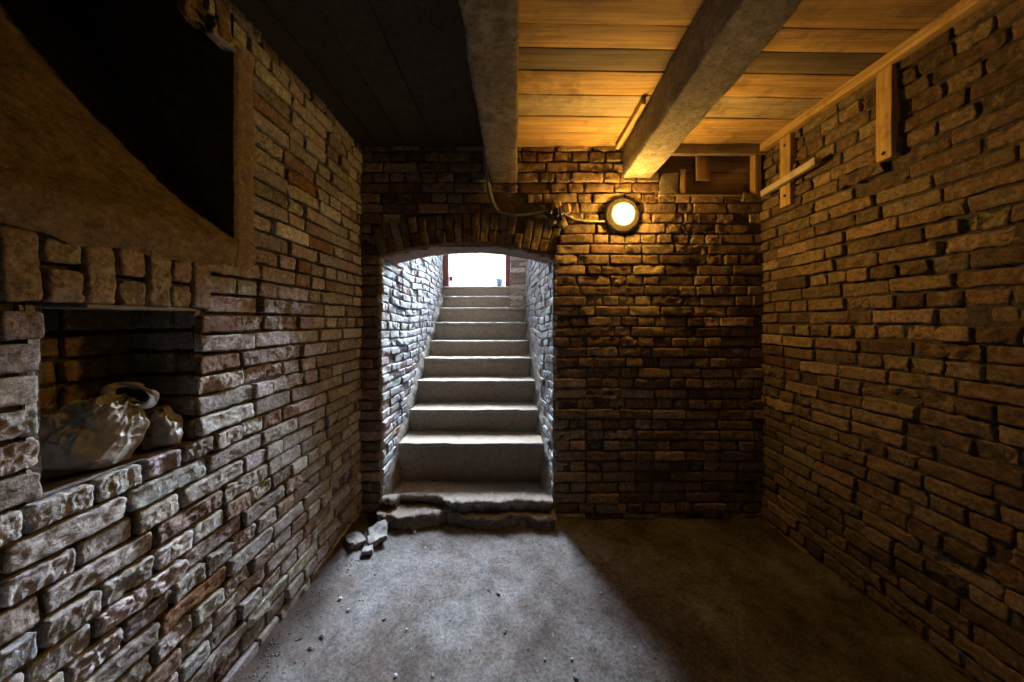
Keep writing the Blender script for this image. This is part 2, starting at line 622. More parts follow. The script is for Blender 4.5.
PAL = [(4, (0.235, 0.160, 0.092)), (3, (0.28, 0.20, 0.12)), (2, (0.17, 0.11, 0.065)), (2, (0.205, 0.145, 0.088)), (1, (0.135, 0.083, 0.05)), (1, (0.33, 0.245, 0.155))]
PAL_L = [(5, (0.29, 0.258, 0.232)), (4, (0.35, 0.318, 0.290)), (2, (0.23, 0.19, 0.162)), (1.5, (0.225, 0.16, 0.118)), (0.4, (0.20, 0.105, 0.055)), (2, (0.385, 0.36, 0.335))]
PAL_W = [(5, (0.36, 0.36, 0.37)), (3, (0.31, 0.31, 0.32)), (1, (0.29, 0.27, 0.26)), (0.3, (0.28, 0.19, 0.16))]
PAL_P = [(3, (0.42, 0.33, 0.27)), (2, (0.34, 0.25, 0.20)), (1, (0.50, 0.42, 0.36))]


# ================================================================== back wall with the arched doorway
def ring_half(v):
    """half width of doorway + voussoir ring at height v"""
    w = (DX1 - DX0) / 2
    if v < ARC_S:
        return w
    s = math.asin(w / ARC_R)
    ztop = ARC_Z + (ARC_R + 0.205) * math.cos(s)
    if v < ztop:
        return w + (v - ARC_S) * math.tan(s)
    d = (ARC_R + 0.205) ** 2 - (v - ARC_Z) ** 2
    return math.sqrt(d) if d > 0 else 0.0


REC = (0.885, 1.484, 1.992)      # recess above the right end of the wall


def gaps_back(v):
    g = []
    w = ring_half(v)
    if w > 0:
        j = 0 if v < ARC_S else 0.006
        g.append((ARC_C - w - j, ARC_C + w + j))
    if v > REC[2]:
        g.append((REC[0], REC[1]))
    return g


def hole_back(U, V):
    w = (DX1 - DX0) / 2
    ins = (np.abs(U - ARC_C) < w) & ((V < ARC_S) | (np.hypot(U - ARC_C, V - ARC_Z) < ARC_R))
    return ins | ((U > REC[0]) & (U < REC[1]) & (V > REC[2]))


FB = ((0, YB, 0), (1, 0, 0), (0, 0, 1), (0, -1, 0))
mb = MB()
cen, half, ang = courses(XL - 0.03, XR + 0.03, -0.02, 2.33, gaps_back, seed=5)
bricks(mb, cen, half, ang, FB, pick_cols(len(cen), PAL, 0.2) * 1.08, ni=12, nj=6, rough=1.6, relief=0.005, seed=2)
# voussoirs
s = math.asin((DX1 - DX0) / 2 / ARC_R)
nvs = 21
vc, vh, va = [], [], []
for k in range(nvs):
    a = -s + (k + 0.5) * 2 * s / nvs
    wv = 2 * s / nvs * (ARC_R + 0.1) / 2 - 0.003
    if k % 3 == 1:
        parts = [(0.004, 0.098), (0.106, 0.2)]
    else:
        parts = [(0.002, 0.2 + rng.uniform(-0.008, 0.008))]
    for (p, q) in parts:
        rr = ARC_R + (p + q) / 2
        vc.append((ARC_C + rr * math.sin(a), ARC_Z + rr * math.cos(a)))
        vh.append((wv, (q - p) / 2))
        va.append(-a)
bricks(mb, vc, vh, va, FB, pick_cols(len(vc), PAL) * 0.9, ni=6, nj=9, rough=1.3, wave=0.0, relief=0.005, seed=2)
backing(mb, FB, XL - 0.05, XR + 0.05, -0.05, 2.36, hole_back, seed=3)
# arch lining: rough plaster band under the bricks, carried through the wall
th = np.linspace(-s - 0.004, s + 0.004, 46)
dep = np.array([-0.004, 0.0, 0.01, 0.05, 0.10, 0.15, 0.20, 0.25, 0.252, 0.252])
rof = np.array([0.02, 0.004, 0.0, 0.0, 0.0, 0.0, 0.0, 0.0, 0.01, 0.30])
T, D = np.meshgrid(th, dep, indexing='ij')
Rr = ARC_R + rof[None, :] + 0.005 * fbm(np.stack([T * 40, D * 30, T * 0], -1), 3, 3)
P = np.stack([ARC_C + Rr * np.sin(T), YB + D, ARC_Z + Rr * np.cos(T)], -1)
grid(mb, P, (0.23, 0.135, 0.105), 2)
wall_back = struct(mb.build('wall_back', [M['brick'], M['mortar'], M['plaster']]),
                   'brick wall with the arched stair doorway and the lamp on it', 'wall')

# ================================================================== right wall
FR = ((XR, 0, 0), (0, 1, 0), (0, 0, 1), (-1, 0, 0))
none = lambda v: []
nohole = lambda U, V: np.zeros_like(U, dtype=bool)
mb = MB()
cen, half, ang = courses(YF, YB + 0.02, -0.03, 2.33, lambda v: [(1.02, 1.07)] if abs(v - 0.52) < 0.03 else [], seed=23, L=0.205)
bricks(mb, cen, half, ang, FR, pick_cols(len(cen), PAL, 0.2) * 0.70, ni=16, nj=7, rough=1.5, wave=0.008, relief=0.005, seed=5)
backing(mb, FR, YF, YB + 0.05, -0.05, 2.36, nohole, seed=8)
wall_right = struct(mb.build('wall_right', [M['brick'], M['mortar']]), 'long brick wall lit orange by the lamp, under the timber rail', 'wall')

# ================================================================== wall behind the camera
FF = ((0, YF, 0), (1, 0, 0), (0, 0, 1), (0, 1, 0))
mb = MB()
cen, half, ang = courses(XL - 0.02, XR + 0.02, -0.03, 2.33, none, seed=29)
bricks(mb, cen, half, ang, FF, pick_cols(len(cen), PAL), ni=4, nj=3, rough=1.0, seed=6)
backing(mb, FF, XL - 0.05, XR + 0.05, -0.05, 2.36, nohole, cell=0.05, seed=9)
wall_front = struct(mb.build('wall_front', [M['brick'], M['mortar']]))

# ================================================================== left wall: niche, soldier arch, coal chute
FL = ((XL, 0, 0), (0, 1, 0), (0, 0, 1), (1, 0, 0))
PLZ = 1.425          # top of the soldier bricks


def gaps_left(v):
    g = []
    if NZ0 < v < NZ1:
        g.append((NY0, NY1))
    if NZ1 <= v < PLZ + 0.03:
        g.append((0.487, 1.02))
    if PLZ + 0.03 <= v < CZ1:
        g.append((CY0 - 0.1, 1.185 + 0.012 * math.sin(v * 37)))
    if v >= CZ1:
        g.append((CY0, 1.06 + 0.03 * math.sin(v * 90)))
    if 2.02 < v < 2.20:
        g.append((1.655, 1.69))
    return g


def hole_left(U, V):
    n = (U > NY0) & (U < NY1) & (V > NZ0) & (V < NZ1)
    return n | ((U > CY0) & (U < CY1) & (V > CZ0) & (V < CZ1))


mb = MB()
# align one course joint with the niche sill
cen, half, ang = courses(YF, YB + 0.02, NZ0 - 14 * 0.0627, NZ0 + 23 * 0.0627, gaps_left, seed=41, L=0.21)
cen, half, ang = np.array(cen), np.array(half), np.array(ang)
cl = pick_cols(len(cen), PAL_L, 0.14)
near = (cen[:, 0] > 0.35) & (cen[:, 0] < 1.35)
for sel, ni_, nj_ in ((near, 36, 13), (cen[:, 0] >= 1.35, 20, 8), (cen[:, 0] <= 0.35, 6, 4)):
    bricks(mb, cen[sel], half[sel], ang[sel], FL, cl[sel], ni=ni_, nj=nj_, rough=1.1, wave=0.003, relief=0.0045, seed=7, depth=0.03)
# soldier bricks over the niche
sc_c, sc_h, sc_a = [], [], []
y = 0.487
k = 0
while y < 1.005:
    w = random.uniform(0.058, 0.068)
    lean = (y - 0.80) * -0.25
    if k % 2 == 1:
        cut = random.uniform(0.40, 0.6)
        zt = NZ1 + (PLZ - NZ1) * cut
        sc_c += [(y + w / 2, (NZ1 + zt - 0.006) / 2), (y + w / 2 - lean * 0.05, (zt + 0.006 + PLZ) / 2)]
        sc_h += [(w / 2 - 0.005, (zt - 0.006 - NZ1) / 2), (w / 2 - 0.005, (PLZ - zt - 0.006) / 2)]
        sc_a += [lean, lean]
    else:
        sc_c.append((y + w / 2, (NZ1 + PLZ) / 2 + 0.004))
        sc_h.append((w / 2 - 0.004, (PLZ - NZ1) / 2 + 0.006))
        sc_a.append(lean)
    y += w
    k += 1
bricks(mb, sc_c, sc_h, sc_a, FL, pick_cols(len(sc_c), [(3, (0.30, 0.235, 0.17)), (2, (0.36, 0.29, 0.22))]), ni=16, nj=40, rough=1.15, wave=0.0, relief=0.0025, seed=7)
# a few loose courses above the chute
hc, hh, ha = [], [], []
for k in range(10):
    hc.append((0.58 + k * 0.055, 2.20 + random.uniform(-0.03, 0.04)))
    hh.append((0.023, 0.07 + random.uniform(-0.02, 0.02)))
    ha.append(random.uniform(-0.2, 0.2))
bricks(mb, hc, hh, ha, FL, pick_cols(len(hc), PAL), ni=6, nj=10, rough=2.6, wave=0.0, relief=0.012, seed=7)
backing(mb, FL, YF, YB + 0.05, -0.05, 2.36, hole_left, seed=12, off=-0.019)
# plaster: vertical band, lip and the sloping sill of the chute (X, Z) profile
prof = [(XL + 0.006, 1.405), (XL + 0.012, 1.43), (XL + 0.014, 1.46), (XL + 0.012, 1.487), (XL + 0.002, 1.503), (XL - 0.03, 1.526), (-1.034, 1.580), (-1.115, 1.680), (-1.2226, 1.824), (-1.313, 1.972), (-1.374, 2.070), (-1.45, 2.185), (-1.60, 2.42), (-1.80, 2.73)]
pr = []
for (a, b_) in zip(prof[:-1], prof[1:]):
    n = max(2, int(math.hypot(b_[0] - a[0], b_[1] - a[1]) / 0.012))
    for k in range(n):
        pr.append((a[0] + (b_[0] - a[0]) * k / n, a[1] + (b_[1] - a[1]) * k / n))
pr.append(prof[-1])
pr = np.array(pr)
yy = np.arange(CY0 - 0.02, CY1 + 0.006, 0.012)
A, B_ = np.meshgrid(np.arange(len(pr)), yy, indexing='ij')
PX, PZ = pr[A, 0], pr[A, 1]
nz = np.stack([PX, B_, PZ], -1)
d = 0.013 * fbm(nz * 9, 21, 4) + 0.0045 * vnoise(nz * 45, 27) - 0.010 * np.clip(1 - np.abs(vnoise(nz * np.array([6, 6, 6]) + 3.3, 29)) * 14, 0, 1)
PX2 = PX + d * 0.7
PZ2 = PZ + d * 0.7 + np.where(PZ < 1.43, 0.014 * vnoise(np.stack([B_ * 14, B_ * 0, B_ * 0], -1), 5), 0)
grid(mb, np.stack([PX2, B_, PZ2], -1), (0.215, 0.155, 0.095), 2)
# plaster strip up the corner of the chute and over the band's right end
def plaster_patch(y0, y1, z0, z1, seed):
    ys, zs = np.arange(y0, y1 + 0.001, 0.009), np.arange(z0, z1 + 0.001, 0.012)
    A, B_ = np.meshgrid(ys, zs, indexing='ij')
    q = np.stack([A, B_, A * 0 + seed], -1)
    X = XL + 0.007 + 0.006 * fbm(q * 12, 3, 3) + 0.002 * vnoise(q * 60, 5)
    e = np.clip((A - (y1 - 0.03)) / 0.03, 0, 1) * (0.5 + 0.5 * vnoise(q * 22, 8))
    X = X - 0.016 * e
    X = X - 0.012 * np.clip(((CY1 + 0.012) - A) / 0.012, 0, 1) ** 2
    X = np.where(B_ < z0 + 0.025, X - 0.012 * (1 - (B_ - z0) / 0.025), X)
    grid(mb, np.stack([X, A, B_], -1), (0.25, 0.185, 0.115), 2)
plaster_patch(CY1, 1.205, 1.40, 2.16, 4.0)
# chute sides and roof
def quad_grid(p00, p10, p01, p11, n, m_, col, mat, amp=0.006, seed=0):
    a, b_ = np.linspace(0, 1, n), np.linspace(0, 1, m_)
    A, B_ = np.meshgrid(a, b_, indexing='ij')
    A, B_ = A[..., None], B_[..., None]
    P = (1 - A) * (1 - B_) * np.array(p00) + A * (1 - B_) * np.array(p10) + (1 - A) * B_ * np.array(p01) + A * B_ * np.array(p11)
    if amp:
        P = P + amp * np.stack([fbm(P * 11 + seed, 2 + j, 3) for j in range(3)], -1)
    grid(mb, P, col, mat)
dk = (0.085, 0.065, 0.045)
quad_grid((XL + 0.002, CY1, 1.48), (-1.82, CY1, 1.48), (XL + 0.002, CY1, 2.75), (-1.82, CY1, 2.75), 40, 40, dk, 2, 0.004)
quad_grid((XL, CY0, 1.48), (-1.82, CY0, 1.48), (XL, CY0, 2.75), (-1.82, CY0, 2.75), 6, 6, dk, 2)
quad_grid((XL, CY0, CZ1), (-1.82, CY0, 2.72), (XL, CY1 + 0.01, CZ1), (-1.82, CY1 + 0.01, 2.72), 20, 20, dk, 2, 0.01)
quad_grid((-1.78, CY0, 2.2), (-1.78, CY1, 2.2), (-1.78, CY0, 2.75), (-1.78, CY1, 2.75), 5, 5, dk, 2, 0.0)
# niche: back, jambs, bed and a thin stone over it
NX = XL - 0.20
FN = ((NX, 0, 0), (0, 1, 0), (0, 0, 1), (1, 0, 0))
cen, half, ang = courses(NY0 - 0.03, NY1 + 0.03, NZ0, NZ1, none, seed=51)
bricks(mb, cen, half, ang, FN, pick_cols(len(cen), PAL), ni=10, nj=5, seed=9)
backing(mb, FN, NY0 - 0.06, NY1 + 0.06, NZ0 - 0.03, NZ1 + 0.03, nohole, seed=13)
for (yy0, sgn, sd) in ((NY1, -1, 52), (NY0, 1, 53)):
    FJ = ((0, yy0, 0), (1, 0, 0), (0, 0, 1), (0, sgn, 0))
    cen, half, ang = courses(NX - 0.03, XL - 0.014, NZ0, NZ1, none, seed=sd)
    bricks(mb, cen, half, ang, FJ, pick_cols(len(cen), PAL_L), ni=12, nj=6, seed=9)
    backing(mb, FJ, NX - 0.03, XL - 0.012, NZ0 - 0.03, NZ1 + 0.03, nohole, seed=14)
quad_grid((NX - 0.03, NY0 - 0.02, NZ0 - 0.001), (XL - 0.012, NY0 - 0.02, NZ0 - 0.001), (NX - 0.03, NY1 + 0.02, NZ0 - 0.001), (XL - 0.012, NY1 + 0.02, NZ0 - 0.001), 24, 36, (0.20, 0.165, 0.13), 1, 0.003)
quad_grid((NX - 0.03, NY0 - 0.02, NZ1 + 0.004), (XL - 0.004, NY0 - 0.02, NZ1 + 0.004), (NX - 0.03, NY1 + 0.02, NZ1 + 0.004), (XL - 0.004, NY1 + 0.02, NZ1 + 0.004), 24, 36, (0.24, 0.22, 0.20), 2, 0.003)
wall_left = struct(mb.build('wall_left', [M['brick_l'], M['mortar'], M['plaster']]), 'brick wall with the low niche and the plastered coal chute above it', 'wall')

mb = MB()
rbox(mb, (XL - 0.075, 0.865, NZ1 - 0.006), (0.14, 0.255, 0.010), 0.003, 0.03, 0.0015, 25, col=(0.34, 0.33, 0.33))
tag(mb.build('lintel_strip', M['concrete']), 'thin grey strip bridging the top of the wall niche', 'strip')

# ================================================================== floor
nx, ny = 230, 300
xs, ys = np.linspace(XL - 0.03, XR + 0.03, nx), np.linspace(YF - 0.02, 2.34, ny)
A, B_ = np.meshgrid(xs, ys, indexing='ij')
q = np.stack([A, B_, A * 0], -1)
Z = 0.008 * fbm(q * 2.5, 41, 3) + 0.0035 * fbm(q * 14, 44, 3) + 0.0016 * vnoise(q * 55, 48)
edge = np.exp(-((A - XL) / 0.09) ** 2) * (0.030 + 0.022 * vnoise(q * 11, 50)) + np.exp(-((XR - A) / 0.07) ** 2) * (0.022 + 0.014 * vnoise(q * 12, 51))
edge += np.exp(-((B_ - YB) / 0.05) ** 2) * (0.008 + 0.008 * vnoise(q * 12, 52)) * (A > DX1)
mb = MB()
grid(mb, np.stack([A, B_, Z + np.clip(edge, 0, 1)], -1))
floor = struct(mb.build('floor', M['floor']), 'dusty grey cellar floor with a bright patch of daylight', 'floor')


def floor_z(x, y):
    qq = np.array([[x, y, 0.0]])
    z = 0.008 * fbm(qq * 2.5, 41, 3) + 0.0035 * fbm(qq * 14, 44, 3)
    z = z + math.exp(-((x - XL) / 0.09) ** 2) * (0.030 + 0.022 * vnoise(qq * 11, 50))
    return float(z[0])


# ================================================================== ceiling
mb = MB()
ed = [2.06, 1.882, 1.733, 1.569, 1.419, 1.303, 1.194, 1.03, 0.86, 0.70, 0.54, 0.38, 0.21, 0.04, -0.13, -0.30, -0.47, -0.64, -0.81, -1.02]
bc = [(0.56, 0.36, 0.15), (0.58, 0.38, 0.16), (0.50, 0.40, 0.25), (0.58, 0.38, 0.16), (0.20, 0.155, 0.10), (0.48, 0.31, 0.13), (0.40, 0.25, 0.10)]
SK = 0.020
for k in range(len(ed) - 1):
    y1, y0 = ed[k] - 0.0022, ed[k + 1] + 0.0022
    c = bc[k] if k < len(bc) else random.choice(bc)
    z = ZC + random.uniform(-0.003, 0.003)
    rbox(mb, ((XL + XR) / 2 + 0.45, (y0 + y1) / 2 + 0.012, z + 0.013), (XR - XL - 0.86, y1 - y0, 0.026), 0.003, 0.05, 0.0018, 6, rot=rotz(SK), col=c, mat=0, seed=k)
grid(mb, np.array([[[-0.15, YF, ZC + 0.04], [-0.15, 2.2, ZC + 0.04]], [[XR + 0.1, YF, ZC + 0.04], [XR + 0.1, 2.2, ZC + 0.04]]], dtype=float), (0.05, 0.04, 0.03), 1)
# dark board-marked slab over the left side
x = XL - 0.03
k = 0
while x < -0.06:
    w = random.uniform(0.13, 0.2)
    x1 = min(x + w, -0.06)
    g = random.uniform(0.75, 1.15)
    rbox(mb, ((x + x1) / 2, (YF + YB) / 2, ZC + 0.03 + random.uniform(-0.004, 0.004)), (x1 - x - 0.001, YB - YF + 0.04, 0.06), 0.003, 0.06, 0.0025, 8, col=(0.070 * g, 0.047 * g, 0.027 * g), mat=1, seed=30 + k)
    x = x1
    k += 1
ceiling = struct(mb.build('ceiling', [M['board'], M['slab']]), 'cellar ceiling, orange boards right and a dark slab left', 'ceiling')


def beam(name, x0, x1, zb, label, col, seed, taper=0.0):
    mb = MB()
    n, m_ = 110, 10
    yy = np.linspace(YF + 0.02, YB - 0.018, n)
    rbox(mb, ((x0 + x1) / 2, (YF + YB) / 2 - 0.0, (zb + ZC) / 2 + 0.0), (x1 - x0, YB - YF - 0.036, ZC - zb - 0.004), 0.010, 0.03, 0.005, 9, 0.0022, 60, col=col, seed=seed, rot=rotz(taper))
    return tag(mb.build(name, M['beam']), label, 'beam')


beam('ceiling_beam', -0.150, 0.012, 2.062, 'rough brown ceiling beam overhead beside the dark slab, ending above the arch', (0.165, 0.122, 0.078), 3)
beam('ceiling_beam', 0.606, 0.775, 2.090, 'grey-smeared ceiling beam ending just above the round wall lamp', (0.19, 0.165, 0.13), 5, -0.0355)
mb = MB()
rbox(mb, (0.618, 1.80, ZC - 0.018), (0.022, 0.42, 0.026), 0.003, 0.03, 0.002, 20, col=(0.62, 0.42, 0.2))
tag(mb.build('batten', M['wood_y']), 'thin pale batten nailed along the side of the beam above the lamp', 'batten')

# ================================================================== timber on the right wall
mb = MB()
rbox(mb, (XR - 0.022, 0.52, 2.270), (0.042, 3.02, 0.046), 0.004, 0.05, 0.0015, 8, col=(0.56, 0.37, 0.15))
tag(mb.build('timber_rail', M['wood_y']), 'long pale timber rail along the top of the right brick wall', 'rail')


def wall_post(yc, w, zb, zt, label, group=None, hole=False):
    t = thing('timber_post', (XR - 0.012, yc, zb), label, 'post')
    mb = MB()
    rbox(mb, (XR - 0.008, yc, (zb + zt) / 2), (0.038, w, zt - zb), 0.003, 0.03, 0.0015, 12, col=(0.55, 0.36, 0.14), seed=yc)
    mb.build('post', M['wood_z'], t)
    for z in ((zb + 0.025, ) if hole else (zb + 0.06, zt - 0.05)):
        mb = MB()
        lathe(mb, [(0.0, 0.004), (0.006, 0.003), (0.008, 0.0), (0.008, -0.004)], (XR - 0.028, yc, z), roty(-PI / 2), 14)
        mb.build('screw_head', M['iron'], t)


wall_post(1.838, 0.072, 1.858, 2.246, 'short upright timber on the right wall with a batten crossing it')
wall_post(1.345, 0.058, 1.880, 2.246, 'short upright timber hanging alone from the rail, dark bolt at its foot', hole=True)
mb = MB()
rbox(mb, (XR - 0.043, 1.80, 1.995), (0.032, 0.36, 0.036), 0.003, 0.03, 0.001, 12, col=(0.58, 0.50, 0.38), rot=rotx(-0.08))
tag(mb.build('batten', M['wood_y']), 'short pale batten crossing the upright timber in the far right corner', 'batten')

# ================================================================== recess over the right end of the back wall
mb = MB()
RY = YB + 0.055
dkb = (0.13, 0.085, 0.05)
def slab_box(c, d, col, mat=0, **k):
    rbox(mb, c, d, 0.003, 0.06, 0.002, 10, col=col, mat=mat, **k)
slab_box((1.185, RY + 0.012, 2.075), (0.66, 0.024, 0.165), (0.36, 0.24, 0.13))
slab_box((1.185, RY + 0.010, 2.235), (0.66, 0.022, 0.145), (0.36, 0.24, 0.13))
slab_box((1.185, YB + 0.04, 1.983), (0.64, 0.07, 0.018), (0.22, 0.15, 0.09))
slab_box((0.874, YB + 0.045, 2.15), (0.02, 0.07, 0.34), (0.20, 0.15, 0.10))
slab_box((1.498, YB + 0.045, 2.15), (0.02, 0.07, 0.34), (0.20, 0.14, 0.08))
slab_box((1.185, YB + 0.05, 2.325), (0.66, 0.09, 0.02), (0.16, 0.11, 0.07))
struct(mb.build('wall_recess', M['wood_x']), 'dark boarded recess above the brickwork at the right end of the wall', 'recess')


def timber(name, c, d, label, cat, col, mt='wood_z', rot=None, seed=0):
    mb = MB()
    rbox(mb, c, d, 0.003, 0.03, 0.0015, 14, col=col, seed=seed, rot=rot)
    return tag(mb.build(name, M[mt]), label, cat)


timber('header_board', (1.23, YB - 0.022, 2.325 - 0.062), (0.63, 0.03, 0.058), 'grey timber header across the top of the boarded recess', 'board', (0.34, 0.26, 0.17), 'wood_x')
timber('sill_board', (1.185, YB + 0.012, 1.996), (0.60, 0.03, 0.008), 'thin pale edge board along the bottom of the boarded recess', 'board', (0.60, 0.46, 0.28), 'wood_x')
timber('timber_post', (1.478, YB + 0.0, 2.130), (0.040, 0.045, 0.255), 'upright timber closing the right end of the boarded recess', 'post', (0.50, 0.33, 0.15))
timber('hanging_block', (1.165, YB + 0.026, 2.172), (0.085, 0.036, 0.15), 'brown wooden block hanging from the top of the boarded recess', 'block', (0.30, 0.19, 0.09), seed=4)
timber('stub_post', (1.035, YB + 0.026, 2.080), (0.036, 0.040, 0.160), 'short pale upright stub standing in the boarded recess', 'post', (0.58, 0.42, 0.22), seed=6)
mb = MB()
rbox(mb, (0.948, YB + 0.022, 2.070), (0.118, 0.044, 0.140), 0.006, 0.02, 0.004, 22, 0.003, 60, col=(0.20, 0.16, 0.11))
tag(mb.build('rubble_block', M['concrete']), 'grey masonry block in the left end of the boarded recess', 'block')

# ================================================================== lamp, cable
LX, LZ = 0.652, 1.868
toY = np.array([[1, 0, 0], [0, 0, -1], [0, 1, 0]])     # local z -> -Y
lamp = thing('wall_lamp', (LX, YB, LZ), 'lit round bulkhead lamp on the brick wall', 'lamp')
mb = MB()
lathe(mb, [(0.0, -0.008), (0.100, -0.008), (0.108, 0.0), (0.108, 0.016), (0.104, 0.025), (0.095, 0.031), (0.078, 0.036), (0.070, 0.046), (0.062, 0.046), (0.058, 0.038), (0.0, 0.038)], (LX, YB, LZ), toY, 56)
mb.build('base', M['lamp_base'], lamp)
mb = MB()
t = np.linspace(0, PI / 2, 12)
lathe(mb, [(0.056 * math.cos(a) ** 0.8, 0.044 + 0.062 * math.sin(a)) for a in t], (LX, YB, LZ), toY, 40)
mb.build('lens', M['lens'], lamp)
for a in (0.6, 2.2, 3.9, 5.4):
    mb = MB()
    lathe(mb, [(0.0, 0.004), (0.004, 0.003), (0.005, 0.0), (0.005, -0.006)], (LX + 0.089 * math.cos(a), YB - 0.033, LZ + 0.089 * math.sin(a)), toY, 12)
    mb.build('screw_head', M['iron'], lamp)

px = lambda x, y, Y: ((x - 515) * Y / 332, Y, 1.23 + (320 - y) * Y / 332)
cab = thing('electric_cable', px(500, 213, YB - 0.02), 'grey-green electric cable sagging along the wall above the arch', 'cable')
mb = MB()
tube(mb, [px(484, 150, YB - 0.012), px(486, 170, YB - 0.014), px(489, 190, YB - 0.016), px(493, 204, YB - 0.018), px(499, 212, YB - 0.02), px(512, 215, YB - 0.022), px(530, 214, YB - 0.024), px(548, 211, YB - 0.024)], 0.0085, 10)
mb.build('conduit', M['cable'], cab)
mb = MB()
tube(mb, [px(484.5, 150, YB - 0.03), px(487.5, 170, YB - 0.03), px(491, 190, YB - 0.032), px(495, 203, YB - 0.034), px(499, 210, YB - 0.036)], 0.0028, 8)
mb.build('wire', M['wire'], cab)
mb = MB()
for k in range(7):
    a0 = k * 0.9
    tube(mb, [px(545 + k * 2.4, 211 + 3 * math.sin(a0), YB - 0.024 - 0.008 * (k % 3)), px(550 + k * 1.6, 213 + 5 * math.cos(a0 * 1.7), YB - 0.032), px(556 + k * 0.9, 214 - 5 * math.sin(a0 * 2.1), YB - 0.03 + 0.008 * (k % 2)), px(563, 214 + 1.0 * (k - 3), YB - 0.022)], 0.0085 + 0.001 * (k % 3), 8)
mb.build('taped_joint', M['tape'], cab)
mb = MB()
tube(mb, [px(562, 213, YB - 0.022), px(568, 216, YB - 0.02), px(575, 219.5, YB - 0.016), px(586, 221, YB - 0.014), px(600, 221.5, YB - 0.014), px(609, 221, YB - 0.012)], 0.0055, 8, col=(1, 1, 1))
tag(mb.build('lamp_wire', M['wire']), 'thin pale wire running from the taped joint to the round lamp', 'wire')
# lump of mortar round the joint belongs to the wall: part of it
mb = MB()
for (x_, y_, r_) in ((557, 205, 0.030), (566, 209, 0.032), (562, 222, 0.034), (553, 222, 0.026), (570, 219, 0.024)):
    c = np.array(px(x_, y_, YB))
    t1, t2 = np.meshgrid(np.linspace(0, PI, 18), np.linspace(0, 2 * PI, 25), indexing='ij')
    S = np.stack([np.sin(t1) * np.cos(t2), np.sin(t1) * np.sin(t2), np.cos(t1)], -1)
    R_ = r_ * (1 + 0.35 * fbm(S * 2.2 + x_, 4, 3))
    grid(mb, c + S * R_[..., None] * np.array([1, 0.55, 1]), (0.42, 0.31, 0.20), 0)
mort = mb.build('mortar_lump', M['plaster'], wall_back)

# ================================================================== stair well
NOSE_Y = [1.99, 2.235, 2.475, 2.70, 2.925, 3.15, 3.375, 3.60, 3.825, 4.03]
NOSE_Z = [0.142, 0.403, 0.562, 0.737, 0.895, 1.031, 1.205, 1.362, 1.503, 1.637]
lx = lambda y: DX0 + 0.012 - 0.030 * (y - YB)           # left stair wall
rx = lambda y: DX1 - 0.064 * (y - YB)                   # right stair wall
stair = thing('staircase', (-0.3, 2.2, 0), 'worn concrete steps climbing through the arch to daylight', 'stairs')
for k in range(1, 10):
    y0 = NOSE_Y[k]
    y1 = NOSE_Y[k + 1] + 0.03 if k < 9 else 4.12
    zt, zb = NOSE_Z[k], NOSE_Z[k - 1] - 0.03
    x0, x1 = lx(y0) + 0.042, rx(y0) - 0.036
    if k == 1:
        x0, x1 = lx(y0) + 0.035, rx(y0) - 0.030
    if k >= 8:
        x1 = -0.035
    if k == 9:
        x0, x1 = -0.885, -0.05
    mb = MB()
    g = random.uniform(0.92, 1.08)
    rbox(mb, ((x0 + x1) / 2, (y0 + y1) / 2, (zt + zb) / 2), (x1 - x0, y1 - y0, zt - zb), 0.009, 0.022, 0.0035, 14, 0.0022, 55, col=(0.29 * g, 0.225 * g, 0.165 * g), seed=k)
    # worn rounded nosing, slightly proud of the riser
    rbox(mb, ((x0 + x1) / 2, y0 + 0.014, zt - 0.014), (x1 - x0, 0.045, 0.030), 0.011, 0.022, 0.003, 16, 0.002, 60, col=(0.30 * g, 0.265 * g, 0.225 * g), seed=k + 20)
    mb.build('step', M['concrete'], stair)


def jag_slab(front, y1, z0, z1, col, amp, seed):
    """slab whose front edge follows the (x,y) list and is broken"""
    front = np.array(front)
    xs_ = np.linspace(front[0, 0], front[-1, 0], 220)
    yf = np.interp(xs_, front[:, 0], front[:, 1]) + amp * 1.25 * fbm(np.stack([xs_ * 34, xs_ * 0, xs_ * 0 + seed], -1), 3, 4)
    rows = [(y1, z1, 0), (None, z1, 0.75), (None, z1, 0.5), (None, z1, 0.3), (None, z1, 0.16), (None, z1, 0.07), (None, z1 - 0.003, 0.02), (None, z1 - 0.012, 0)]
    for f_, t_ in ((0.78, 0.06), (0.62, 0.13), (0.45, 0.10), (0.30, 0.05), (0.15, 0.03), (0.0, 0.0)):
        rows.append((None, z0 + (z1 - z0) * f_, t_))
    P = []
    base = np.interp(xs_, front[:, 0], front[:, 1])
    for (yv, z, t_) in rows:
        k_ = np.stack([xs_ * 30, np.full_like(xs_, z * 38), xs_ * 0 + seed], -1)
        yf_ = base + amp * fbm(k_, 13, 4)
        y_ = np.full_like(xs_, y1) if yv is not None else yf_ * (1 - t_) + y1 * t_
        q_ = np.stack([xs_, y_, np.full_like(xs_, z)], -1)
        q_[:, 1] += 0.010 * fbm(q_ * 70, 5, 4) * (yv is None)
        q_[:, 2] += 0.009 * fbm(q_ * 40 + seed, 7, 4)
        P.append(q_)
    P = np.stack(P, 0)
    mb_ = MB()
    grid(mb_, P, col, 0)
    for e in (0, -1):
        mb_.add(np.concatenate([P[:, e], [[P[0, e, 0], y1, z0 - 0.01]]]), [tuple(range(len(rows) + 1))], col, 0)
    return mb_


